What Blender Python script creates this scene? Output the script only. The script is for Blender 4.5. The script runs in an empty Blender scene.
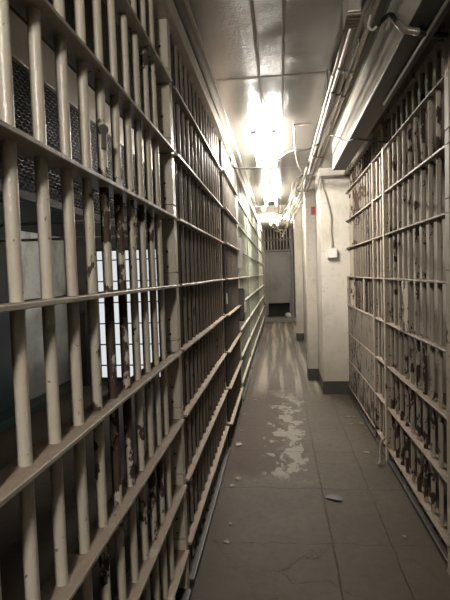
import bpy, bmesh, math, random
from mathutils import Vector, Matrix, noise as mnoise
random.seed(7)
S = bpy.context.scene
COL = S.collection

# ------------------------------------------------------------------ materials
class NT:
    def __init__(s, name):
        s.m = bpy.data.materials.new(name); s.m.use_nodes = True
        s.t = s.m.node_tree; s.t.nodes.clear()
        s.out = s.n('ShaderNodeOutputMaterial')
    def n(s, typ, **kw):
        nd = s.t.nodes.new(typ)
        for k, v in kw.items(): setattr(nd, k, v)
        return nd
    def l(s, a, b): s.t.links.new(a, b)
    def put(s, sock, v):
        if hasattr(v, 'is_output'): s.l(v, sock)
        else: sock.default_value = v
    def math(s, op, a, b=0.0, c=0.0, clamp=False):
        nd = s.n('ShaderNodeMath', operation=op); nd.use_clamp = clamp
        for i, v in enumerate((a, b, c)): s.put(nd.inputs[i], v)
        return nd.outputs[0]
    def mix(s, f, a, b):
        nd = s.n('ShaderNodeMix', data_type='RGBA')
        s.put(nd.inputs[0], f)
        s.put(nd.inputs[6], a if hasattr(a, 'is_output') else (*a, 1))
        s.put(nd.inputs[7], b if hasattr(b, 'is_output') else (*b, 1))
        return nd.outputs[2]
    def step(s, v, lo, hi):
        nd = s.n('ShaderNodeMapRange'); nd.clamp = True
        s.put(nd.inputs[0], v); nd.inputs[1].default_value = lo; nd.inputs[2].default_value = hi
        return nd.outputs[0]
    def pos(s): return s.n('ShaderNodeNewGeometry').outputs['Position']
    def xyz(s, v=None):
        nd = s.n('ShaderNodeSeparateXYZ'); s.l(v if v is not None else s.pos(), nd.inputs[0]); return nd.outputs
    def scaled(s, v, sc):
        nd = s.n('ShaderNodeMapping'); s.l(v, nd.inputs[0]); nd.inputs['Scale'].default_value = sc; return nd.outputs[0]
    def noise(s, v, scale, detail=5, rough=.6, col=False):
        nd = s.n('ShaderNodeTexNoise'); s.l(v, nd.inputs['Vector'])
        nd.inputs['Scale'].default_value = scale; nd.inputs['Detail'].default_value = detail
        nd.inputs['Roughness'].default_value = rough
        return nd.outputs['Color' if col else 'Fac']
    def bump(s, h, strength, dist=.01):
        nd = s.n('ShaderNodeBump'); s.l(h, nd.inputs['Height'])
        nd.inputs['Strength'].default_value = strength; nd.inputs['Distance'].default_value = dist
        return nd.outputs[0]
    def bsdf(s, color, rough=.5, metal=0.0, normal=None, spec=.5):
        b = s.n('ShaderNodeBsdfPrincipled')
        s.put(b.inputs['Base Color'], color if hasattr(color, 'is_output') else (*color, 1))
        s.put(b.inputs['Roughness'], rough); s.put(b.inputs['Metallic'], metal)
        b.inputs['Specular IOR Level'].default_value = spec
        if normal is not None: s.l(normal, b.inputs['Normal'])
        s.l(b.outputs[0], s.out.inputs[0]); return s.m

def m_paint(name, base, rust=(.035, .020, .014), peel=.33, rough=.38, dust=(.30, .225, .17), dustamt=.85, var=.25, band=None):
    """thick old oil paint flaking down to rust, dust lying on upward faces; peel = share that has flaked"""
    k = NT(name); p = k.pos()
    n1 = k.noise(k.scaled(p, (1, 1, .55)), 14, 6, .65)
    n2 = k.noise(p, 1.7, 3, .5)
    v = k.math('ADD', n1, k.math('MULTIPLY', k.math('SUBTRACT', n2, .5), .55))
    if band:   # flaked most between two heights
        z = k.xyz(p)[2]
        v = k.math('ADD', v, k.math('MULTIPLY', k.math('MAXIMUM', k.step(z, band[1], band[1]+.12), k.step(z, band[0], band[0]-.25)), .16))
    mask = k.step(v, peel + .012, peel - .012)
    tint = k.noise(k.scaled(p, (1, 1, .3)), 6, 4, .6)
    dark = tuple(c * (1 - var) for c in base)
    c = k.mix(k.step(tint, .3, .7), dark, base)
    spots = k.step(k.noise(p, 60, 2, .5), .30, .27)
    c = k.mix(k.math('MULTIPLY', spots, .8), c, (.10, .07, .05))
    rc = k.mix(k.noise(p, 35, 4), rust, tuple(x * 2.2 for x in rust))
    c = k.mix(mask, c, rc)
    nz = k.xyz(k.n('ShaderNodeNewGeometry').outputs['Normal'])[2]
    up = k.math('MULTIPLY', k.step(nz, .55, .9), k.step(k.noise(p, 7, 5, .6), .12, .45))
    up = k.math('MULTIPLY', up, dustamt)
    c = k.mix(up, c, dust)
    r = k.math('MAXIMUM', k.math('ADD', k.math('MULTIPLY', mask, .4), rough), k.math('MULTIPLY', up, .9), clamp=True)
    h = k.math('ADD', k.math('MULTIPLY', mask, -1.0), k.math('ADD', k.math('MULTIPLY', k.noise(p, 70, 3), .5), k.math('MULTIPLY', k.noise(p, 24, 4), .9)))
    return k.bsdf(c, r, normal=k.bump(h, .6, .005))

def m_wall(name, base, stain, rough=.55, amt=.55, scale=2.2, low=None):
    k = NT(name); p = k.pos()
    n = k.noise(k.scaled(p, (1, 1, .6)), scale, 8, .68)
    c = k.mix(k.math('MULTIPLY', k.step(n, .48, .72), amt), base, stain)
    c = k.mix(k.math('MULTIPLY', k.step(k.noise(p, 24, 5, .6), .58, .68), .35), c, stain)
    if low:
        z = k.xyz(p)[2]
        f = k.math('MULTIPLY', k.step(k.math('ADD', z, k.math('MULTIPLY', k.noise(p, 5, 5), -.5)), .95, .05), low)
        c = k.mix(f, c, stain)
    return k.bsdf(c, rough, normal=k.bump(k.noise(p, 30, 5), .25, .004))

def m_plain(name, col, rough=.5, metal=0.0, var=.2, scale=20):
    k = NT(name); p = k.pos()
    c = k.mix(k.noise(p, scale, 4), tuple(x * (1 - var) for x in col), tuple(min(1, x * (1 + var)) for x in col))
    return k.bsdf(c, rough, metal)

def m_emit(name, col, strength):
    k = NT(name); e = k.n('ShaderNodeEmission')
    e.inputs[0].default_value = (*col, 1); e.inputs[1].default_value = strength
    k.l(e.outputs[0], k.out.inputs[0]); return k.m

def m_floor():
    k = NT('floor concrete'); p = k.pos(); X, Y, Z = k.xyz(p)
    big = k.noise(p, 1.3, 6, .6); fine = k.noise(p, 22, 6, .65); mid = k.noise(p, 5, 6, .65)
    c = k.mix(k.step(big, .3, .7), (.060, .049, .037), (.090, .075, .058))
    c = k.mix(k.math('MULTIPLY', k.step(fine, .45, .75), .35), c, (.05, .039, .03))
    wob = k.math('MULTIPLY', k.math('SUBTRACT', mid, .5), .55)
    wob2 = k.math('MULTIPLY', k.math('SUBTRACT', fine, .5), .10)
    xe = k.math('ADD', k.math('ADD', X, wob), wob2)
    # worn brown floor paint left on the left half, from y 3.5 on
    br = k.math('MULTIPLY', k.step(xe, .02, -.01), k.step(k.math('ADD', Y, wob), 3.55, 3.75))
    br = k.math('MULTIPLY', br, k.step(k.math('ADD', Y, k.math('MULTIPLY', wob, 3.0)), 7.2, 6.2))
    # pale bare patches at the edge of it
    pn = k.noise(k.scaled(p, (1.4, .8, 1)), 4.2, 7, .62)
    pb = k.math('MULTIPLY', k.step(pn, .505, .525), k.math('MULTIPLY', k.step(xe, -.14, -.09), k.step(xe, .24, .19)))
    pb = k.math('MULTIPLY', pb, k.math('MULTIPLY', k.step(Y, 3.5, 3.7), k.step(Y, 6.4, 5.8)))
    c = k.mix(k.math('MULTIPLY', br, .9), c, (.043, .026, .016))
    c = k.mix(k.math('MULTIPLY', pb, .75), c, (.22, .20, .17))
    # lamp reflections on the far floor, painted in as long pale streaks
    refl = k.math('MULTIPLY', k.step(k.noise(k.scaled(p, (9, .25, 1)), 1.0, 4, .5), .47, .60), k.step(k.math('ADD', Y, wob), 5.9, 6.8))
    c = k.mix(k.math('MULTIPLY', refl, .5), c, (.36, .32, .265))
    # joints between the slabs
    def line(coord, at, w, jit):
        d = k.math('ABSOLUTE', k.math('SUBTRACT', k.math('ADD', coord, k.math('MULTIPLY', k.math('SUBTRACT', mid, .5), jit)), at))
        return k.step(d, w, w * .35)
    j = None
    for co, at, w, jt in ((X, .265, .006, .03), (X, .595, .006, .03), (Y, 3.43, .010, .12), (Y, 2.72, .005, .16), (Y, 4.15, .008, .06),
                          (Y, 4.87, .008, .06), (Y, 5.59, .008, .06)):
        ln = line(co, at, w, jt)
        j = ln if j is None else k.math('MAXIMUM', j, ln)
    # wandering cracks
    vo = k.n('ShaderNodeTexVoronoi', feature='DISTANCE_TO_EDGE'); vo.inputs['Scale'].default_value = 1.15
    dv = k.n('ShaderNodeVectorMath', operation='ADD'); k.l(p, dv.inputs[0])
    sc = k.n('ShaderNodeVectorMath', operation='SCALE'); k.l(k.noise(p, 4, 6, .6, col=True), sc.inputs[0]); sc.inputs['Scale'].default_value = .35
    k.l(sc.outputs[0], dv.inputs[1]); k.l(dv.outputs[0], vo.inputs['Vector'])
    cr = k.math('MULTIPLY', k.step(vo.outputs['Distance'], .006, .002), k.step(big, .42, .5))
    j = k.math('MAXIMUM', k.math('MULTIPLY', j, k.step(fine, .25, .45)), k.math('MULTIPLY', cr, .8))
    c = k.mix(k.math('MULTIPLY', j, .55), c, (.035, .027, .021))
    # darker along both walls
    edge_dark = k.math('MAXIMUM', k.step(k.math('ADD', X, wob2), -.30, -.46), k.step(k.math('ADD', X, wob2), .68, .85))
    c = k.mix(k.math('MULTIPLY', edge_dark, .6), c, (.045, .034, .026))
    r = k.math('ADD', .42, k.math('MULTIPLY', fine, .35))
    h = k.math('ADD', k.math('MULTIPLY', j, -1), k.math('MULTIPLY', fine, .4))
    return k.bsdf(c, r, normal=k.bump(h, .5, .006), spec=.12)

def m_ceiling():
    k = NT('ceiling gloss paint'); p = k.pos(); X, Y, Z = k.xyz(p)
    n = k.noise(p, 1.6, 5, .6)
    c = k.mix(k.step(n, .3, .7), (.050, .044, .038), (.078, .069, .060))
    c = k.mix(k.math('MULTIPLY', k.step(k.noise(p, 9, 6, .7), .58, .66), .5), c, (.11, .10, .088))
    crink = k.math('MULTIPLY', k.noise(p, 42, 4, .7), k.math('MULTIPLY', k.step(k.noise(p, 2.2, 2), .35, .6), k.math('MULTIPLY', k.step(X, -.32, -.16), k.step(X, .22, .05))))
    h = k.math('ADD', k.math('MULTIPLY', k.noise(p, 3.0, 2, .4), .8), crink)
    m = k.bsdf(c, .34, normal=k.bump(h, .8, .009), spec=.8)
    b = [n for n in k.t.nodes if n.type == 'BSDF_PRINCIPLED'][0]
    b.inputs['Coat Weight'].default_value = 1; b.inputs['Coat Roughness'].default_value = .2; b.inputs['Coat IOR'].default_value = 1.6
    k.l(b.inputs['Normal'].links[0].from_socket, b.inputs['Coat Normal'])
    return m

def m_block():
    k = NT('grey painted block wall'); p = k.pos(); X, Y, Z = k.xyz(p)
    cv = k.n('ShaderNodeCombineXYZ'); k.l(k.math('ADD', X, Y), cv.inputs[0]); k.l(Z, cv.inputs[1])
    b = k.n('ShaderNodeTexBrick'); k.l(cv.outputs[0], b.inputs['Vector'])
    b.inputs['Color1'].default_value = (.055, .055, .05, 1); b.inputs['Color2'].default_value = (.08, .08, .075, 1)
    b.inputs['Mortar'].default_value = (.07, .07, .065, 1); b.inputs['Scale'].default_value = 1
    b.inputs['Mortar Size'].default_value = .008; b.inputs['Brick Width'].default_value = .4; b.inputs['Row Height'].default_value = .2
    c = k.mix(k.math('MULTIPLY', k.step(k.noise(p, 3, 6, .65), .5, .65), .5), b.outputs[0], (.08, .075, .065))
    return k.bsdf(c, .6)

M = {}
M['cream'] = m_paint('cream oil paint', (.56, .505, .415), peel=.28, rough=.30)
M['cream_peel'] = m_paint('cream paint flaking to rust', (.54, .485, .395), peel=.44, band=(.55, 1.78))
M['cream_bare'] = m_paint('cream paint mostly gone', (.54, .485, .395), peel=.525, band=(.95, 1.78))
M['cream_rail'] = m_paint('dusty cream rail paint', (.52, .465, .38), peel=.30, rough=.45, dust=(.25, .185, .14))
M['brown'] = m_paint('brown grey paint', (.215, .183, .15), peel=.33)
M['door_brown'] = m_paint('dark brown door paint', (.062, .051, .042), peel=.33, rough=.5)
M['brown_rail'] = m_paint('brown grey rail paint', (.29, .25, .205), peel=.31)
M['green'] = m_paint('pale green paint', (.235, .25, .205), peel=.33, dust=(.42, .38, .30))
M['right'] = m_paint('grey tan paint badly flaked', (.46, .39, .315), peel=.39, rough=.6)
M['right_bare'] = m_paint('grey tan paint mostly flaked', (.45, .38, .305), peel=.44, rough=.62)
M['right_rail'] = m_paint('dusty tan rail paint', (.275, .228, .183), peel=.36, rough=.5, dust=(.205, .155, .118))
M['right_holes'] = m_paint('tan sheet eaten through with rust', (.22, .18, .145), rust=(.014, .010, .008), peel=.485, rough=.6)
M['right_dark'] = m_paint('darker tan paint badly flaked', (.19, .157, .126), peel=.435, rough=.55)
M['header'] = m_paint('pale header paint', (.60, .53, .44), peel=.20, rough=.35)
M['white'] = m_wall('stained white plaster', (.68, .63, .555), (.30, .26, .205), amt=.55, low=.75)
M['soffit'] = m_wall('glossy white soffit paint', (.66, .61, .53), (.30, .25, .19), rough=.28, amt=.55, scale=3.0)
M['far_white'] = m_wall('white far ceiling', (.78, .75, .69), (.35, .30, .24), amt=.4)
M['base'] = m_plain('black baseboard paint', (.045, .040, .036), .5)
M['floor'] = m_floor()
M['ceil'] = m_ceiling()
M['block'] = m_block()
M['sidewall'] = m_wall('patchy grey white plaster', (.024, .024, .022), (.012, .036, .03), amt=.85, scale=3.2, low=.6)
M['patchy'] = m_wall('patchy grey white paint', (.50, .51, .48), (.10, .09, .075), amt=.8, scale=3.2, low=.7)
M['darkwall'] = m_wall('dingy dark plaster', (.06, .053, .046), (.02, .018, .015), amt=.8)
M['steel_grey'] = m_wall('grey steel door paint', (.15, .142, .13), (.06, .05, .042), rough=.5, amt=.6)
M['dark_steel'] = m_plain('dark steel', (.04, .035, .03), .45, .3)
M['mesh'] = m_plain('rusty expanded metal', (.022, .017, .013), .5, .1)
M['galv'] = m_plain('galvanised conduit', (.46, .42, .37), .32, .55, var=.3, scale=9)
M['conduit_white'] = m_plain('painted conduit', (.42, .38, .33), .38, .1, var=.25, scale=8)
M['black'] = m_plain('black rubber', (.02, .018, .016), .5)
M['beige'] = m_plain('beige cable', (.50, .43, .31), .5)
M['red'] = m_plain('red plastic', (.42, .03, .03), .35)
M['lens'] = m_plain('milky plastic', (.75, .72, .66), .3)
M['enamel'] = m_plain('white enamel', (.78, .76, .71), .3, var=.05)
M['card'] = m_plain('white card', (.85, .84, .80), .6, var=.04)
M['chip'] = m_plain('flaked paint', (.16, .125, .095), .7)
M['tube'] = m_emit('fluorescent tube', (1.0, .94, .84), 320)
M['globe'] = m_emit('milk glass globe', (1.0, .94, .84), 580)
M['bulb'] = m_emit('bare bulb', (1.0, .94, .84), 900)
M['pane'] = m_emit('daylit frosted pane', (.94, .98, 1.0), .78)

# ------------------------------------------------------------------ mesh helpers
def bm_box(bm, x0, x1, y0, y1, z0, z1, bev=0):
    r = bmesh.ops.create_cube(bm, size=1, matrix=Matrix.LocRotScale(Vector(((x0+x1)/2, (y0+y1)/2, (z0+z1)/2)), None, Vector((x1-x0, y1-y0, z1-z0))))
    if bev:
        es = list({e for v in r['verts'] for e in v.link_edges})
        bmesh.ops.bevel(bm, geom=es, offset=bev, segments=2, affect='EDGES', profile=.6)

def bm_tube(bm, pts, r, seg=10, cap=True, rfun=None):
    pts = [Vector(p) for p in pts]; rings = []
    t0 = (pts[1]-pts[0]).normalized()
    u = t0.cross(Vector((0, 0, 1)));
    if u.length < .1: u = t0.cross(Vector((0, 1, 0)))
    u.normalize()
    for i, p in enumerate(pts):
        a = pts[max(i-1, 0)]; b = pts[min(i+1, len(pts)-1)]
        t = (b-a).normalized(); u = (u - t*u.dot(t)).normalized(); w = t.cross(u)
        ring = []
        for j in range(seg):
            th = 2*math.pi*j/seg; rr = r if rfun is None else rfun(i, th)
            ring.append(bm.verts.new(p + (u*math.cos(th) + w*math.sin(th))*rr))
        rings.append(ring)
    for a, b in zip(rings, rings[1:]):
        for j in range(seg):
            f = bm.faces.new((a[j], a[(j+1) % seg], b[(j+1) % seg], b[j])); f.smooth = True
    if cap:
        bm.faces.new(rings[0][::-1]); bm.faces.new(rings[-1])

def smooth_path(pts, n=8):
    """Catmull-Rom through pts"""
    P = [Vector(p) for p in pts]; P = [P[0]*2-P[1]] + P + [P[-1]*2-P[-2]]; out = []
    for i in range(1, len(P)-2):
        for q in range(n):
            t = q/n; a, b, c, d = P[i-1], P[i], P[i+1], P[i+2]
            out.append(.5*((2*b)+(c-a)*t+(2*a-5*b+4*c-d)*t*t+(3*b-a-3*c+d)*t**3))
    out.append(P[-2]); return out

def mesh_of(name, bm):
    bmesh.ops.recalc_face_normals(bm, faces=bm.faces[:])
    me = bpy.data.meshes.new(name); bm.to_mesh(me); bm.free(); return me

def link(name, me, mat, parent=None, loc=(0, 0, 0)):
    o = bpy.data.objects.new(name, me); COL.objects.link(o)
    if mat is not None and not len(me.materials): me.materials.append(mat)
    o.location = loc
    if parent is not None: o.parent = parent
    return o

def obj(name, bm, mat, parent=None, loc=(0, 0, 0)): return link(name, mesh_of(name, bm), mat, parent, loc)
def box(name, b, mat, parent=None, bev=0):
    bm = bmesh.new(); bm_box(bm, *b, bev=bev); return obj(name, bm, mat, parent)
def boxes(name, bs, mat, parent=None, bev=0):
    bm = bmesh.new()
    for b in bs: bm_box(bm, *b, bev=bev)
    return obj(name, bm, mat, parent)
def tube(name, pts, r, mat, parent=None, seg=10):
    bm = bmesh.new(); bm_tube(bm, pts, r, seg); return obj(name, bm, mat, parent)
def tag(o, label, cat, group=None):
    o['label'] = label; o['category'] = cat
    if group: o['group'] = group
    return o
def thing(name, label, cat, loc=(0, 0, 0), group=None):
    o = bpy.data.objects.new(name, None); COL.objects.link(o); o.location = loc; o.empty_display_size = .1
    return tag(o, label, cat, group)
def struct(o, label=None, cat=None):
    o['kind'] = 'structure'
    if label: o['label'] = label
    if cat: o['category'] = cat
    return o

CZ = 2.82          # ceiling height
# ------------------------------------------------------------------ the setting
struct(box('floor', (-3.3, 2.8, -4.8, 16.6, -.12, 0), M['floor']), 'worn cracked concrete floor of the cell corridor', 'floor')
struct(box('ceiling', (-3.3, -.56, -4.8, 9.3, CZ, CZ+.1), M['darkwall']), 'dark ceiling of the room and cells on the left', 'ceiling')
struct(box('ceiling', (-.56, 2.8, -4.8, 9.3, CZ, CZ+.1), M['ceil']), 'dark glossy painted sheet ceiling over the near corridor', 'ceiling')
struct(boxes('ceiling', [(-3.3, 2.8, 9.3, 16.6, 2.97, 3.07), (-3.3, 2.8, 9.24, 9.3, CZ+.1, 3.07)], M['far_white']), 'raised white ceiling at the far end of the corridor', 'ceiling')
struct(box('wall_back', (-3.3, 2.8, -4.8, -4.7, 0, CZ), M['darkwall']), 'wall at the near end of the corridor', 'wall')
struct(box('wall_left', (-.62, -.47, -4.7, .26, 0, CZ), M['darkwall']), 'unseen wall added on the left beside and behind the camera, keeping light out of the left room', 'wall')  # unseen closing wall, also added to block lamp light from the left room
struct(box('wall_right', (.83, .95, -4.7, 1.2, 0, CZ), M['darkwall']), 'unseen wall added on the right beside and behind the camera, keeping light out of the right cells', 'wall')  # added likewise out of view, blocking lamp light from the right cells
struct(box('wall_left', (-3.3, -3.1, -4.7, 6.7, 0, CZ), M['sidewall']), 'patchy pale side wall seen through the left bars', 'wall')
struct(boxes('wall_far', [(-3.3, -2.62, 6.7, 6.82, 0, CZ), (-1.68, -.60, 6.7, 6.82, 0, CZ), (-2.62, -1.68, 6.7, 6.82, 1.96, CZ), (-2.62, -1.68, 6.7, 6.82, 0, .06)], M['block']),
       'grey block wall around the bright window behind the left bars', 'wall')
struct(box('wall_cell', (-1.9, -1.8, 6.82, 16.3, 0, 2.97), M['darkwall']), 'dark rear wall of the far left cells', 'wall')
struct(box('wall_end', (-3.3, 2.8, 16.3, 16.5, 0, 2.97), M['darkwall']), 'dark wall beyond the end gate', 'wall')
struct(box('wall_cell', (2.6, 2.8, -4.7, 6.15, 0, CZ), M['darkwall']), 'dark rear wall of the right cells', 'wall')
wr = struct(box('wall_right', (.525, 2.8, 6.15, 16.3, 0, CZ), M['white'], bev=.012), 'stained white plaster wall past the end of the right bars', 'wall')
struct(boxes('wall_right', [(.53, 2.8, 9.3, 16.3, CZ, 2.97)], M['white']), 'white wall above the pillars at the far end', 'wall')
struct(boxes('baseboard_right', [(.515, .95, 6.14, 6.90, 0, .165)], M['base'], bev=.006), 'black painted base at the foot of the nearest white wall corner', 'baseboard')
for (x0, y0, y1, top, lb) in ((.385, 6.93, 7.25, CZ, 'white plaster pillar with the red alarm on it'), (.362, 11.0, 11.45, 2.97, 'farthest white pillar, brightly lit by the lamp')):
    p = struct(box('trim_1' if y0 < 8 else 'trim_2', (x0, .53, y0, y1, 0, top), M['white'], bev=.012), lb, 'pillar')
    box('plinth', (x0-.008, .535, y0-.008, y1+.008, 0, .17), M['base'], p, bev=.006)
# soffit above the right cells
struct(box('trim_3', (.56, .69, -2.6, 5.02, 2.562, CZ), M['soffit'], bev=.004), 'glossy white soffit running above the right hand bars', 'soffit')
struct(box('trim_12', (.562, .69, -2.6, 5.02, 2.554, 2.562), M['black'], bev=.001), 'dark plate under the soffit', 'soffit')  # dark plate covering the soffit underside
# thin beads covering the ceiling sheet seams
def seam(n, b, label): struct(box(n, b, M['seam'], bev=.003), label, 'ceiling seam')
M['seam'] = m_plain('ceiling bead paint', (.36, .33, .29), .25, var=.2, scale=6)
seam('trim_4', (-.404, -.386, -2.6, 9.24, 2.806, CZ+.005), 'raised bead along the left edge of the ceiling')
seam('trim_5', (-.105, -.085, -2.6, 4.1, 2.8165, CZ+.005), 'middle bead along the ceiling leading to the lamp')
seam('trim_6', (.046, .062, -2.6, 9.24, 2.814, CZ+.005), 'bead along the ceiling right of the lamps')
for i, y in enumerate((-.2, 3.22, 6.0, 9.2)):
    struct(box('trim_%d' % (7+i), (-.386, .50, y, y+.03, 2.8185, CZ+.005), M['seam'], bev=.003), 'bead across the ceiling sheets', 'ceiling seam')

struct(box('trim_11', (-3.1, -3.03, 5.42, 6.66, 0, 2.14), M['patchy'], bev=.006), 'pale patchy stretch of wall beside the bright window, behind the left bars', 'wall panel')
# tall steel window at the back of the left room
w = struct(bpy.data.objects.new('window_1', None), 'tall bright daylit steel window seen through the left bars', 'window'); COL.objects.link(w); w.location = (-2.15, 6.74, .06)
fr = []
x0, x1, z0, z1 = -2.62, -1.68, .06, 1.96
fr += [(x0, x0+.03, 6.70, 6.78, z0, z1), (x1-.03, x1, 6.70, 6.78, z0, z1), (x0, x1, 6.70, 6.78, z0, z0+.05), (x0, x1, 6.70, 6.78, z1-.03, z1)]
f = boxes('window_frame', [tuple(a - b for a, b in zip(bb, (-2.15, -2.15, 6.74, 6.74, .06, .06))) for bb in fr], M['dark_steel'], w)
mu = []
for i in range(1, 5):
    xx = x0+.03+(x1-x0-.06)*i/5; mu.append((xx-.008, xx+.008, 6.715, 6.765, z0+.05, z1-.03))
zz = 1.80
while zz > .2:
    mu.append((x0+.03, x1-.03, 6.717, 6.763, zz-.008, zz+.008)); zz -= .303
boxes('muntin', [tuple(a - b for a, b in zip(bb, (-2.15, -2.15, 6.74, 6.74, .06, .06))) for bb in mu], M['dark_steel'], w)
box('pane', (x0+.03+2.15, x1-.03+2.15, .002, .012, .05, 1.87), M['pane'], w)
struct(boxes('door_1', [(-3.09, -2.80, 6.66, 6.70, 0, 1.07)], M['black']), 'low dark hatch in the corner of the block wall', 'hatch')

# ------------------------------------------------------------------ bar panels
LZ = [.22, .54, .862, 1.185, 1.503, 1.82, 2.125, 2.44]
RZ = [.11, .443, .777, 1.121, 1.474, 1.82, 2.15, 2.49]
def bar_mesh(name, r, z0, z1, lump=0, seg=12, sd=0):
    bm = bmesh.new(); n = 2 if not lump else int((z1-z0)/.03)
    def rf(i, th):
        return r*(1 + lump*mnoise.noise(Vector((math.cos(th)*.6+sd*9.1, math.sin(th)*.6, i*.35))))
    bm_tube(bm, [(0, 0, z0+(z1-z0)*i/max(n-1, 1)) for i in range(n)], r, seg, rfun=rf if lump else None)
    return mesh_of(name, bm)
def meshes(prefix, r, z0, z1, lump, mats, n=3):
    out = {}
    for mk in mats:
        out[mk] = []
        for q in range(n):
            me = bar_mesh(prefix, r, z0, z1, lump, sd=q+len(out)*5); me.materials.append(M[mk]); out[mk].append(me)
    return out
LB = meshes('bar', .0142, .03, 2.73, .05, ('cream', 'cream_peel', 'cream_bare', 'brown', 'door_brown', 'green'))
RB = meshes('bar', .0132, .03, 2.70, .16, ('right', 'right_bare', 'right_dark'))

def panel(label, cat, side, y0, y1, ys, matfun, rail_mat, group, xoff=0, name='barred_panel', sill=True):
    left = side == 'L'
    xf, xb, xc = (-.463, -.540, -.502) if left else (.83, .905, .866)
    xf += xoff; xb += xoff; xc += xoff
    root = thing(name, label, cat, (xc, y0, 0), group)
    lo, hi = sorted((xf-xc, xb-xc))
    for z in (LZ if left else RZ):
        bm = bmesh.new(); n = max(2, int((y1-y0)/.25)); L = y1-y0
        # flat bar, slightly wavy front edge
        bm_box(bm, lo, hi, 0, L, z-.006, z+.006)
        bmesh.ops.bisect_plane
        for q in range(1, n):
            bmesh.ops.bisect_plane(bm, geom=bm.verts[:]+bm.edges[:]+bm.faces[:], plane_co=(0, L*q/n, 0), plane_no=(0, 1, 0))
        for v in bm.verts:
            v.co.z += .003*mnoise.noise(Vector((v.co.y*1.3+y0, z*7, 0)))
            v.co.x += .002*mnoise.noise(Vector((v.co.y*1.9+y0, z*5, 3)))
        es = [e for e in bm.edges if abs(e.verts[0].co.y-e.verts[1].co.y) > .05]
        bmesh.ops.bevel(bm, geom=es, offset=.002, segments=1, affect='EDGES')
        obj('rail', bm, M[rail_mat], root)
    if sill:
        b = box('sill', (lo-.004, hi+.004, 0, y1-y0, 0, .035), M['dark_steel'], root, bev=.004)
    for i, y in enumerate(ys):
        lib = LB if left else RB
        mk = matfun(i, y)
        me = lib[mk][i % len(lib[mk])]
        o = link('bar', me, None, root, (0, y-y0, 0)); o.rotation_euler.z = 1.3*i
    return root

def frange(a, b, st):
    out = []
    while a <= b: out.append(a); a += st
    return out
GL = 'bar panels along the left side of the corridor'; GR = 'bar panels along the right side of the corridor'
sp = .1265
g0 = .880
def near_mat(i, y): return 'cream_bare' if 1.36 < y < 1.60 else ('cream_peel' if y >= 1.2 and y < 2.0 else 'cream')
near = panel('nearest bar panel on the left, cream paint, bright window behind it', 'jail bars', 'L', .30, 2.235, frange(g0-4*sp, 2.08, sp), near_mat, 'cream_rail', GL)
panel('brown grey bar panel on the left between the first post and the cell door', 'jail bars', 'L', 2.305, 4.15, frange(2.38, 4.12, sp), lambda i, y: 'brown', 'brown_rail', GL)
door = panel('barred cell door on the left, standing just proud, beside the lock box', 'cell door', 'L', 4.20, 5.58, frange(4.28, 5.55, sp), lambda i, y: 'door_brown', 'brown_rail', GL, xoff=.022, name='cell_door', sill=False)
panel('first pale green bar panel on the left, just past the lock box', 'jail bars', 'L', 5.80, 7.66, frange(5.9, 7.6, sp), lambda i, y: 'green', 'green', GL)
panel('middle pale green bar panel on the left, lit by the second lamp', 'jail bars', 'L', 7.76, 11.4, frange(7.85, 11.35, sp), lambda i, y: 'green', 'green', GL)
panel('farthest pale green bar panel on the left, reaching the end gate', 'jail bars', 'L', 11.5, 15.0, frange(11.6, 14.95, sp), lambda i, y: 'green', 'green', GL)
# keyhole shaped plate welded to one near bar
bm = bmesh.new()
bmesh.ops.create_cone(bm, cap_ends=True, segments=20, radius1=.016, radius2=.014, depth=.008, matrix=Matrix.Translation((0, 0, .02)) @ Matrix.Rotation(math.pi/2, 4, 'X'))
bm_box(bm, -.008, .008, -.004, .004, -.035, .012, bev=.002)
ep = obj('escutcheon', bm, M['dark_steel'], near, (.012, 1.386-.30-.017, 1.955)); ep.rotation_euler.z = .5; ep['label'] = 'dark keyhole shaped plate'

# posts ---------------------------------------------------------------
def post(label, x0, x1, y0, y1, mat, zs, top=CZ, group=None, foot=None, name='steel_post'):
    cx, cy = (x0+x1)/2, (y0+y1)/2
    root = thing(name, label, 'post', (cx, cy, 0), group)
    bs = []; zz = [0] + [z+.012 for z in zs] + [top]
    # welded sleeves with a narrow groove above every rail, over a thinner core
    for a, b in zip(zz, zz[1:]):
        s = a+.05 if a else 0
        if a: bs.append((x0-cx, x1-cx, y0-cy, y1-cy, a-.02, s-.004))
        bs.append((x0-cx, x1-cx, y0-cy, y1-cy, s, b-.022 if b != top else top))
    bm = bmesh.new()
    for b in bs: bm_box(bm, *b, bev=.003)
    bm_box(bm, x0-cx+.008, x1-cx-.008, y0-cy+.008, y1-cy-.008, 0, top)
    obj('column', bm, M[mat], root)
    bm = bmesh.new()
    for z in zs:
        for dz in (.09, .16):
            bmesh.ops.create_uvsphere(bm, u_segments=10, v_segments=6, radius=.006, matrix=Matrix.Translation((0, y0-cy, z+dz)))
    for f_ in bm.faces: f_.smooth = True
    obj('rivet', bm, M['dark_steel'], root)['kind'] = 'stuff'
    return root
post('cream steel post on the left where the nearest bar panel ends', -.555, -.480, 2.235, 2.297, 'cream', LZ)
post('slim brown post on the left at the hinge side of the cell door', -.545, -.490, 4.155, 4.192, 'brown', LZ)
jamb = post('steel jamb on the left behind the lock box', -.545, -.470, 5.60, 5.78, 'brown', LZ)
post('pale green post on the left between the first and middle green panels', -.545, -.475, 7.68, 7.74, 'green', LZ)
post('pale green post on the left between the middle and farthest green panels', -.545, -.475, 11.42, 11.48, 'green', LZ, 2.97)
post('dark steel post on the left beside the end gate', -.56, -.44, 15.03, 15.12, 'brown', LZ, 2.97)

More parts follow.
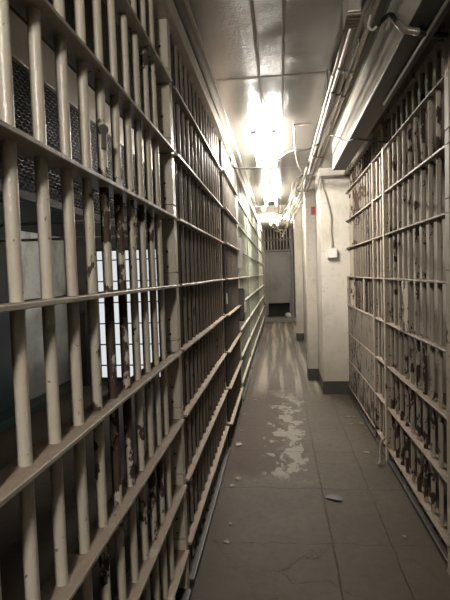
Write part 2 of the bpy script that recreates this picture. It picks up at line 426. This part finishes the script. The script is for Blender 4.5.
rp = post('tan flaking post at the right edge, nearest of the right side posts', .815, .885, 2.44, 2.50, 'right', RZ)
rp2 = post('tan post in the middle of the right side bars, with a curved foot', .825, .885, 3.945, 4.0, 'right', RZ)
bm = bmesh.new(); bm_tube(bm, smooth_path([(-.045, -.03, .20), (-.075, -.05, .17), (-.085, -.07, .10), (-.09, -.09, .04), (-.11, -.12, .012)]), .012)
obj('foot', bm, M['right_rail'], rp2)
post('slim tan upright on the right just beyond the middle post', .83, .875, 4.42, 4.455, 'right', RZ)

rs = .144
mr = lambda i, y: 'right_bare' if (i*7) % 5 in (1, 3) else 'right'
panel('bar panel on the right nearest the camera, mostly outside the picture', 'jail bars', 'R', 1.25, 2.43, frange(1.32, 2.4, rs), mr, 'right_rail', GR)
pa = panel('large bar panel on the right between the first two posts', 'jail bars', 'R', 2.51, 3.937, frange(2.60, 3.90, rs), mr, 'right_rail', GR)
box('flat_plate', (-.034, -.026, 3.28-2.51, 3.44-2.51, 1.13, 1.465), M['right'], pa, bev=.002)
panel('narrow bar panel on the right between the middle post and slim upright', 'jail bars', 'R', 4.01, 4.41, frange(4.08, 4.38, rs), mr, 'right_rail', GR)
pc = panel('farthest bar panel on the right, meeting the white wall', 'jail bars', 'R', 4.465, 6.135, frange(4.55, 6.1, rs), lambda i, y: 'right_dark' if y < 5.8 else 'right', 'right_rail', GR)
for y in (4.95, 5.55, 6.10):
    box('strap', (-.034, -.024, y-.02-4.465, y+.02-4.465, 1.125, 1.470), M['right'], pc, bev=.002)
box('sheet', (-.028, -.022, .02, 1.66, .785, 1.113), M['right_dark'], pc, bev=.001)
box('sheet', (-.028, -.022, .02, 1.66, .12, .77), M['right_holes'], pc, bev=.001)

# headers carrying the bars ------------------------------------------
hl = thing('steel_header', 'pale painted steel header over the left hand bars', 'beam', (-.5, -.5, 2.72))
boxes('flange', [(-.06, .052, .77, 9.74, 0, .085)], M['header'], hl, bev=.004)
boxes('web', [(-.05, -.03, .77, 9.74, .08, .0995)], M['dark_steel'], hl)
hf = thing('steel_header', 'pale steel header over the farthest left bars by the end gate', 'beam', (-.5, 9.31, 2.72))
boxes('flange', [(-.06, .052, 0, 6.3, 0, .085)], M['header'], hf, bev=.004)
boxes('web', [(-.05, -.03, 0, 6.3, .08, .2495)], M['header'], hf)
hr = thing('steel_header', 'dark steel header over the right hand bars', 'beam', (.866, .5, 2.69))
boxes('flange', [(-.04, .05, .71, 5.64, 0, .07)], M['right_rail'], hr, bev=.004)
boxes('web', [(-.01, .02, .71, 5.64, .06, .1295)], M['dark_steel'], hr)

# lock box on the jamb ------------------------------------------------
lk = thing('lock_box', 'dark open lock box on the left jamb at waist height', 'lock', (-.445, 5.66, 1.0))
boxes('housing', [(-.03, .035, -.06, -.045, 0, .38), (-.03, .035, .05, .06, 0, .38), (-.03, .035, -.06, .06, 0, .02), (-.03, .035, -.06, .06, .36, .38), (-.03, -.02, -.06, .06, 0, .38)], M['dark_steel'], lk, bev=.002)
box('bolt', (-.02, .055, -.02, .02, .10, .22), M['galv'], lk, bev=.004)
lc = thing('lock_cover', 'grey brown steel cover plate on the left jamb above the lock box', 'lock', (-.445, 5.66, 1.63))
box('cover', (-.03, .02, -.06, .10, 0, .33), M['steel_grey'], lc, bev=.006)
box('ledge', (-.03, .032, -.07, .11, -.02, .01), M['steel_grey'], lc, bev=.003)
bm = bmesh.new(); bm_box(bm, -.001, .001, -.02, .02, 0, .095)
ct = obj('white_card', bm, M['card'], None, (-.4655, 4.2805, 1.285)); tag(ct, 'small white card on the cell door at lock height', 'tag')  # plain white card on the cell door

# ------------------------------------------------------------------ inner cage behind the left bars
ic = thing('mesh_cage', 'inner cage of pale plate and rusty mesh behind the nearest left bars', 'cage', (-1.1, .9, 0))
box('top_plate', (-.012, .012, 0, 3.7, 2.492, 2.685), M['header'], ic, bev=.004)
bm = bmesh.new(); px, pz = .042, .019; L = 3.6; ztop, zbot = 2.492, 1.93
n = int(L/px); rows = int((ztop-zbot)/pz)
for rr in range(rows):
    z = zbot + rr*pz; pts = []
    for q in range(n*2+1):
        pts.append((0, .05+q*px/2, z + (pz*.5 if (q+rr) % 2 else 0)))
    for a, b in zip(pts, pts[1:]):
        va = [bm.verts.new((dx, a[1], a[2]+dz)) for dx, dz in ((-.002, 0), (.002, 0), (.002, .004), (-.002, .004))]
        vb = [bm.verts.new((dx, b[1], b[2]+dz)) for dx, dz in ((-.002, 0), (.002, 0), (.002, .004), (-.002, .004))]
        for j in range(4): bm.faces.new((va[j], va[(j+1) % 4], vb[(j+1) % 4], vb[j]))
obj('expanded_mesh', bm, M['mesh'], ic)
box('mesh_rail', (-.02, .02, 0, 3.7, 1.90, 1.935), M['black'], ic)
for y in (0, 3.7): box('post', (-.03, .03, y-.03, y+.03, 0, CZ), M['black'], ic, bev=.004)
# pipes crossing the left room
for z, r, lb in ((2.37, .022, 'topmost of three thin pipes crossing the dark room behind the left bars'), (2.12, .018, 'middle of three thin pipes crossing the dark room behind the left bars'), (1.96, .014, 'lowest of three thin pipes crossing the dark room behind the left bars')):
    tag(tube('pipe', [(-3.12, 4.72, z), (-1.09, 4.64, z-.01)], r, M['galv']), lb, 'pipe', 'pipes across the left room')
# ledge along the side wall
tag(box('concrete_ledge', (-3.1, -2.86, 4.3, 6.66, 0, .10), M['sidewall'], bev=.01), 'low concrete ledge at the foot of the pale wall behind the left bars', 'ledge')

# ------------------------------------------------------------------ lamps
def lamp(label, y0, y1, mat, z=2.65):
    root = thing('ceiling_lamp', label, 'ceiling light', (-.10, y0, z), 'fluorescent lamps along the corridor ceiling')
    L = y1-y0
    bm = bmesh.new(); bm_box(bm, -.03, .03, .10, L-.10, .115, .169, bev=.004)
    obj('housing', bm, M['enamel'], root)
    for s in (-1, 1):
        for a in (0, L-.03): box('tube_holder', (s*.085-.02, s*.085+.02, a, a+.03, .058, .09), M['enamel'], root, bev=.004)
    for a in (.22, L-.25): box('cross_bar', (-.10, .10, a, a+.03, .085, .118), M['enamel'], root, bev=.004)
    for s in (-1, 1):
        tube('tube', [(s*.085, .03, .05), (s*.085, L-.03, .05)], .014, mat, root, seg=14)
    return root
gl = thing('globe_lamp', 'round globe lamp on the ceiling behind the camera', 'ceiling light', (-.10, -1.15, 2.60))
bm = bmesh.new(); bmesh.ops.create_uvsphere(bm, u_segments=24, v_segments=16, radius=.085)
for f_ in bm.faces: f_.smooth = True
obj('globe', bm, M['globe'], gl)
bm = bmesh.new(); bm_tube(bm, [(0, 0, .07), (0, 0, .21)], .05, 16); obj('holder', bm, M['enamel'], gl)
box('ceiling_plate', (-.08, .08, -.08, .08, .205, .2199), M['enamel'], gl)
lamp('nearest visible twin tube fluorescent lamp on the dark ceiling', 4.12, 5.34, M['tube'])
lamp('second fluorescent lamp, farther down the ceiling before the white end', 7.2, 8.42, M['tube'])
lamp('farthest fluorescent lamp, under the raised white ceiling', 12.2, 13.42, M['tube'], 2.80)
bl = thing('bare_bulb', 'small bare bulb under the raised white ceiling near the end', 'light bulb', (-.28, 10.0, 2.85))
bm = bmesh.new(); bmesh.ops.create_uvsphere(bm, u_segments=16, v_segments=10, radius=.032)
for f_ in bm.faces: f_.smooth = True
obj('bulb', bm, M['bulb'], bl)
bm = bmesh.new(); bm_tube(bm, [(0, 0, .025), (0, 0, .12)], .02); obj('socket', bm, M['enamel'], bl)

# ------------------------------------------------------------------ conduits, cables
CG = 'conduits under the ceiling on the right'
def conduit(x, z, r, y0, y1, label, bend=None, mat='galv'):
    root = thing('conduit', label, 'conduit', (x, y0, z), CG)
    pts = [(0, 0, 0)] + [(.004*mnoise.noise(Vector((y*.8, x*30, 0))), y-y0, .003*mnoise.noise(Vector((y*.7, x*30, 5)))) for y in frange(y0+.3, y1, .3)]
    if bend: pts += [Vector(b)-Vector((x, y0, z)) for b in bend]
    bm = bmesh.new(); bm_tube(bm, pts, r, 12); obj('pipe', bm, M[mat], root)
    for y in frange(1.15+x, y1, 1.7):
        obj('strap', (lambda b: (bm_box(b, *((-r-.002, r+.002) if z > 2.68 else (-.003, .003)), y-y0, y-y0+.022, -r-.004, CZ-z-.0005, bev=.002), b)[1])(bmesh.new()), M['dark_steel'], root)
    for y in frange(2.6+x*.7, y1, 2.1):
        bm = bmesh.new(); bm_tube(bm, [(0, y-y0, 0), (0, y-y0+.05, 0)], r+.0025, 12); obj('coupling', bm, M['galv'], root)
    return root
conduit(.332, 2.655, .008, 2.3, 5.2, 'thin leftmost conduit starting at the small ceiling box')
conduit(.372, 2.70, .012, -2.55, 6.0, 'second conduit from the left under the ceiling')
conduit(.408, 2.70, .015, -2.55, 6.0, 'thick third conduit from the left under the ceiling', None, 'conduit_white')
conduit(.448, 2.70, .013, -2.55, 6.0, 'conduit with the small bright hook, rightmost of the ceiling run')
tray = thing('cable_tray', 'dark steel strip running beside the rightmost conduit', 'cable tray', (.480, -2.5, 2.70))
box('strip', (-.014, .016, 0, 8.0, 0, .008), M['dark_steel'], tray, bev=.002)
boxes('hanger', [(-.012, .012, y, y+.02, y*0+.006, .1198) for y in frange(.8, 7.9, 1.5)], M['dark_steel'], tray)
cb = thing('junction_box', 'small ribbed ceiling box at the start of the thin conduit', 'junction box', (.345, 2.22, 2.66))
boxes('body', [(-.028, .028, -.06, .09, -.02, .156)], M['galv'], cb, bev=.005)
box('mounting_plate', (-.045, .045, -.07, .10, .152, .1599), M['galv'], cb)
boxes('rib', [(-.031, .031, y, y+.012, -.024, .10) for y in (-.045, -.015, .015, .045, .07)], M['conduit_white'], cb, bev=.002)
tag(tube('hook', smooth_path([(.436, 2.30, 2.688), (.425, 2.296, 2.65), (.424, 2.28, 2.625), (.434, 2.25, 2.60), (.448, 2.235, 2.605)]), .005, M['lens']), 'small bright hook hanging from the rightmost conduit', 'hook')
# flexible conduit near the camera: plain ends and a bright ribbed stretch
fx = thing('flexible_conduit', 'armoured flexible conduit crossing the white soffit at top right', 'conduit', (.5, 2.4, 2.7))
pth = smooth_path([(.455, 2.6, 2.715), (.545, 2.47, 2.76), (.546, 2.31, 2.66), (.550, 2.18, 2.56), (.60, 2.156, 2.532), (.70, 2.30, 2.58), (.84, 2.49, 2.655)], 8)
o0 = Vector((.5, 2.4, 2.7)); pth = [p-o0 for p in pth]
bm = bmesh.new(); bm_tube(bm, pth, .012, 10); obj('hose', bm, M['black'], fx)
bm = bmesh.new(); seg = pth[19:33]
fine_ = smooth_path(seg, 5); bm_tube(bm, fine_, .0135, 10, rfun=lambda i, th: .0135+.0018*(1 if i % 3 == 0 else -1)); obj('armour', bm, M['galv'], fx)
tag(tube('thin_pipe', [(.652, 1.2, 2.5465), (.652, 3.08, 2.5465)], .0075, M['conduit_white']), 'thin bright pipe under the soffit at top right', 'pipe')
tag(tube('power_cable', smooth_path([(-.455, 4.95, 2.722), (-.44, 4.94, 2.63), (-.30, 4.93, 2.60), (-.11, 4.85, 2.60), (.02, 4.70, 2.625), (.13, 4.54, 2.65), (.28, 4.5, 2.65), (.38, 4.48, 2.69)]), .007, M['black']), 'black cable slung across the corridor just under the nearest visible lamp', 'cable')
tag(tube('power_cable', smooth_path([(.45, 4.2, 2.69), (.50, 4.05, 2.62), (.548, 3.9, 2.55), (.60, 3.8, 2.535), (.72, 3.75, 2.50), (.835, 3.8, 2.495)]), .007, M['black']), 'black cable drooping under the white soffit to the right bars', 'cable')
tag(tube('drop_pipe', smooth_path([(.30, 4.30, 2.815), (.17, 4.30, 2.812), (.16, 4.31, 2.79), (.175, 4.6, 2.72), (.21, 5.0, 2.66), (.27, 5.4, 2.64)]), .007, M['conduit_white']), 'pale thin pipe bent down from the ceiling right of the nearest visible lamp', 'pipe')
for x, z, r, e, lb in ((.372, 2.70, .011, (.22, 9.2, 2.60), 'thin grey pipe carrying on from the second conduit toward the end gate'), (.408, 2.70, .014, (.10, 12.5, 2.46), 'thick pale pipe sloping down from the third conduit toward the end gate'), (.448, 2.70, .012, (.28, 10.5, 2.56), 'grey pipe carrying on from the rightmost conduit past the pillars')):
    tag(tube('pipe', smooth_path([(x, 6.05, z), (x-.03, 6.7, z-.02), ((x+e[0])/2-.01, (6.6+e[1])/2, (z+e[2])/2), e], 6), r, M['conduit_white']), lb, 'pipe')
cbn = thing('cable_bundle', 'tangle of loose beige and black cables hanging beyond the conduits', 'cables', (.3, 5.3, 2.6))
for i in range(9):
    random.seed(40+i)
    a = (.34-.012*i, 5.3+.12*i, 2.69-.012*(i % 4)); pts = [a]
    for q in range(1, 7):
        t = q/6
        pts.append((.33-.012*i-t*(.10+.02*(i % 4))+random.uniform(-.05, .05), a[1]+t*(3.2+.5*(i % 3)), 2.67-.10*t-.03*(i % 3)+random.uniform(-.06, .07)))
    tube('cable', smooth_path([Vector(p)-Vector((.3, 5.3, 2.6)) for p in pts], 6), .006+.003*(i % 2), M['beige' if i % 3 else 'black'], cbn, seg=8)
ccl = thing('cable_coil', 'beige coils of loose cable hanging below the step to the white ceiling', 'cables', (.1, 9, 2.6))
for i in range(4):
    random.seed(90+i); cx, cz = -.06+.06*i, 2.62-.05*(i % 2); y = 9.0+.3*i; pts = []
    for q in range(11):
        th = -1.2+q*.62; pts.append((cx+.10*math.cos(th)+random.uniform(-.02, .02), y+.04*q, cz+.10*math.sin(th)-.012*q))
    pts = [(cx+.02, y-.12, 2.815 if y < 9.2 else 2.965)] + pts
    tube('loop', smooth_path([Vector(p)-Vector((.1, 9, 2.6)) for p in pts], 5), .009, M['beige'], ccl, seg=8)
tag(tube('ceiling_wire', smooth_path([(-.44, 11.0, 2.79), (-.2, 11.2, 2.83), (.05, 11.2, 2.88), (.25, 11.2, 2.965)]), .010, M['black'], seg=8), 'dark wire slung under the raised white ceiling', 'wire')

# fittings on the white wall --------------------------------------------
jb = thing('junction_box', 'white junction box on the white wall end with a pipe above', 'junction box', (.655, 6.15, 1.71))
box('body', (-.06, .06, -.07, .004, 0, .115), M['enamel'], jb, bev=.006)
bm = bmesh.new(); bm_tube(bm, smooth_path([(.0, -.025, .11), (.005, -.025, .2), (-.012, -.025, .35), (-.004, -.025, .5), (-.05, -.025, .72), (-.09, -.03, .85), (-.11, -.04, .97)]), .011); obj('pipe', bm, M['conduit_white'], jb)
al = thing('fire_alarm', 'small red alarm box on the white pillar under the cables', 'alarm', (.505, 6.93, 2.30))
box('body', (-.04, .035, -.06, 0, .035, .145), M['red'], al, bev=.006)
box('lens', (-.035, .01, -.05, 0, 0, .036), M['lens'], al, bev=.006)

# ------------------------------------------------------------------ end gate
eg = thing('end_gate', 'grey steel gate with barred top closing the far end', 'gate', (-.05, 15.5, 0))
for x in (-.55, .47): box('frame_post', (x-.035, x+.035, -.04, .04, 0, 2.97), M['steel_grey'], eg, bev=.004)
box('frame_post', (-.40, -.34, -.04, .04, 0, 2.3), M['steel_grey'], eg, bev=.004)
for z in (2.25, 2.58, 2.93): box('rail', (-.55, .47, -.03, .03, z-.025, z+.025), M['steel_grey'], eg, bev=.003)
for i in range(10):
    bm = bmesh.new(); bm_tube(bm, [(-.47+i*.098, 0, 2.25), (-.47+i*.098, 0, 2.96)], .018, 8); obj('bar', bm, M['header'], eg)
box('door_leaf', (-.34, .36, -.02, .02, .58, 2.2), M['steel_grey'], eg, bev=.004)
boxes('stile', [(-.34, -.30, -.03, .03, .22, 2.2), (.36, .42, -.03, .03, .22, 2.2)], M['steel_grey'], eg, bev=.003)
tag(box('door_sill', (-.43, .52, 15.2, 15.75, 0, .13), M['steel_grey'], bev=.01), 'low step below the grey end gate', 'step')
tag(box('opening_panel', (-.70, -.46, 15.14, 15.46, 0, 2.3), M['dark_steel'], bev=.005), 'dark panel standing in for the side opening left of the grey end gate', 'panel')  # dark sheet added in place of the dark side opening by the gate
bm = bmesh.new(); bmesh.ops.create_icosphere(bm, subdivisions=2, radius=.11)
for v in bm.verts:
    v.co *= 1+.35*mnoise.noise(v.co*9); v.co.z = max(v.co.z*.9, -.06)
ch = obj('rubble_lump', bm, M['white'], None, (.26, 15.33, .19)); tag(ch, 'pale lump of rubble on the step below the end gate', 'rubble')

# ------------------------------------------------------------------ flakes on the floor
random.seed(5)
def flake(x, y, s, asp=1.0, rot=0, mat='chip', label='flake of peeled paint lying on the corridor floor', g='paint flakes on the floor'):
    bm = bmesh.new(); n = 9; top = []; bot = []
    for i in range(n):
        th = 2*math.pi*i/n; r = s*random.uniform(.55, 1.0)
        px_, py_ = r*math.cos(th)*asp, r*math.sin(th); c = .18*s*abs(math.sin(th))
        top.append(bm.verts.new((px_, py_, .004+c))); bot.append(bm.verts.new((px_, py_, c)))
    ct_ = bm.verts.new((0, 0, .006)); cb_ = bm.verts.new((0, 0, 0))
    for i in range(n):
        j = (i+1) % n
        bm.faces.new((top[i], top[j], ct_)); bm.faces.new((bot[j], bot[i], cb_)); bm.faces.new((top[i], bot[i], bot[j], top[j]))
    o = obj('paint_flake', bm, M[mat], None, (x, y, 0)); o.rotation_euler.z = rot
    return tag(o, label, 'debris', g)
flake(.335, 3.28, .045, 1.5, -.3, 'base', 'largest dark flake on the floor, right of the slab joint', None)
flake(-.40, 4.3, .05, .8, .4, 'cream', 'pale flake at the foot of the left bars', None)
for i in range(16):
    left = i % 2
    flake(random.uniform(-.44, -.33) if left else random.uniform(.66, .80), random.uniform(2.6, 6.0), random.uniform(.012, .028), 1.3, random.uniform(0, 3))

# ------------------------------------------------------------------ world and camera
wd = bpy.data.worlds.new('World'); S.world = wd; wd.use_nodes = True
wd.node_tree.nodes['Background'].inputs[0].default_value = (.02, .022, .025, 1)
R = ((0.9933952, 0.11048115, -0.03098218), (-0.02487172, -0.05626355, -0.99810611), (-0.11201508, 0.9922844, -0.05314408))
right, down, fwd = (Vector(r) for r in R)
cd = bpy.data.cameras.new('camera'); cam = bpy.data.objects.new('camera', cd); COL.objects.link(cam)
mw = Matrix((( right.x, -down.x, -fwd.x, 0), (right.y, -down.y, -fwd.y, 0), (right.z, -down.z, -fwd.z, 1.55), (0, 0, 0, 1)))
cam.matrix_world = mw
cd.sensor_fit = 'VERTICAL'; cd.sensor_height = 24; cd.lens = 24*485/600; cd.clip_start = .02
S.camera = cam
S.view_settings.view_transform = 'Standard'; S.view_settings.look = 'None'
S.view_settings.gamma = 1; S.view_settings.use_curve_mapping = False
S.view_settings.exposure = 0.0
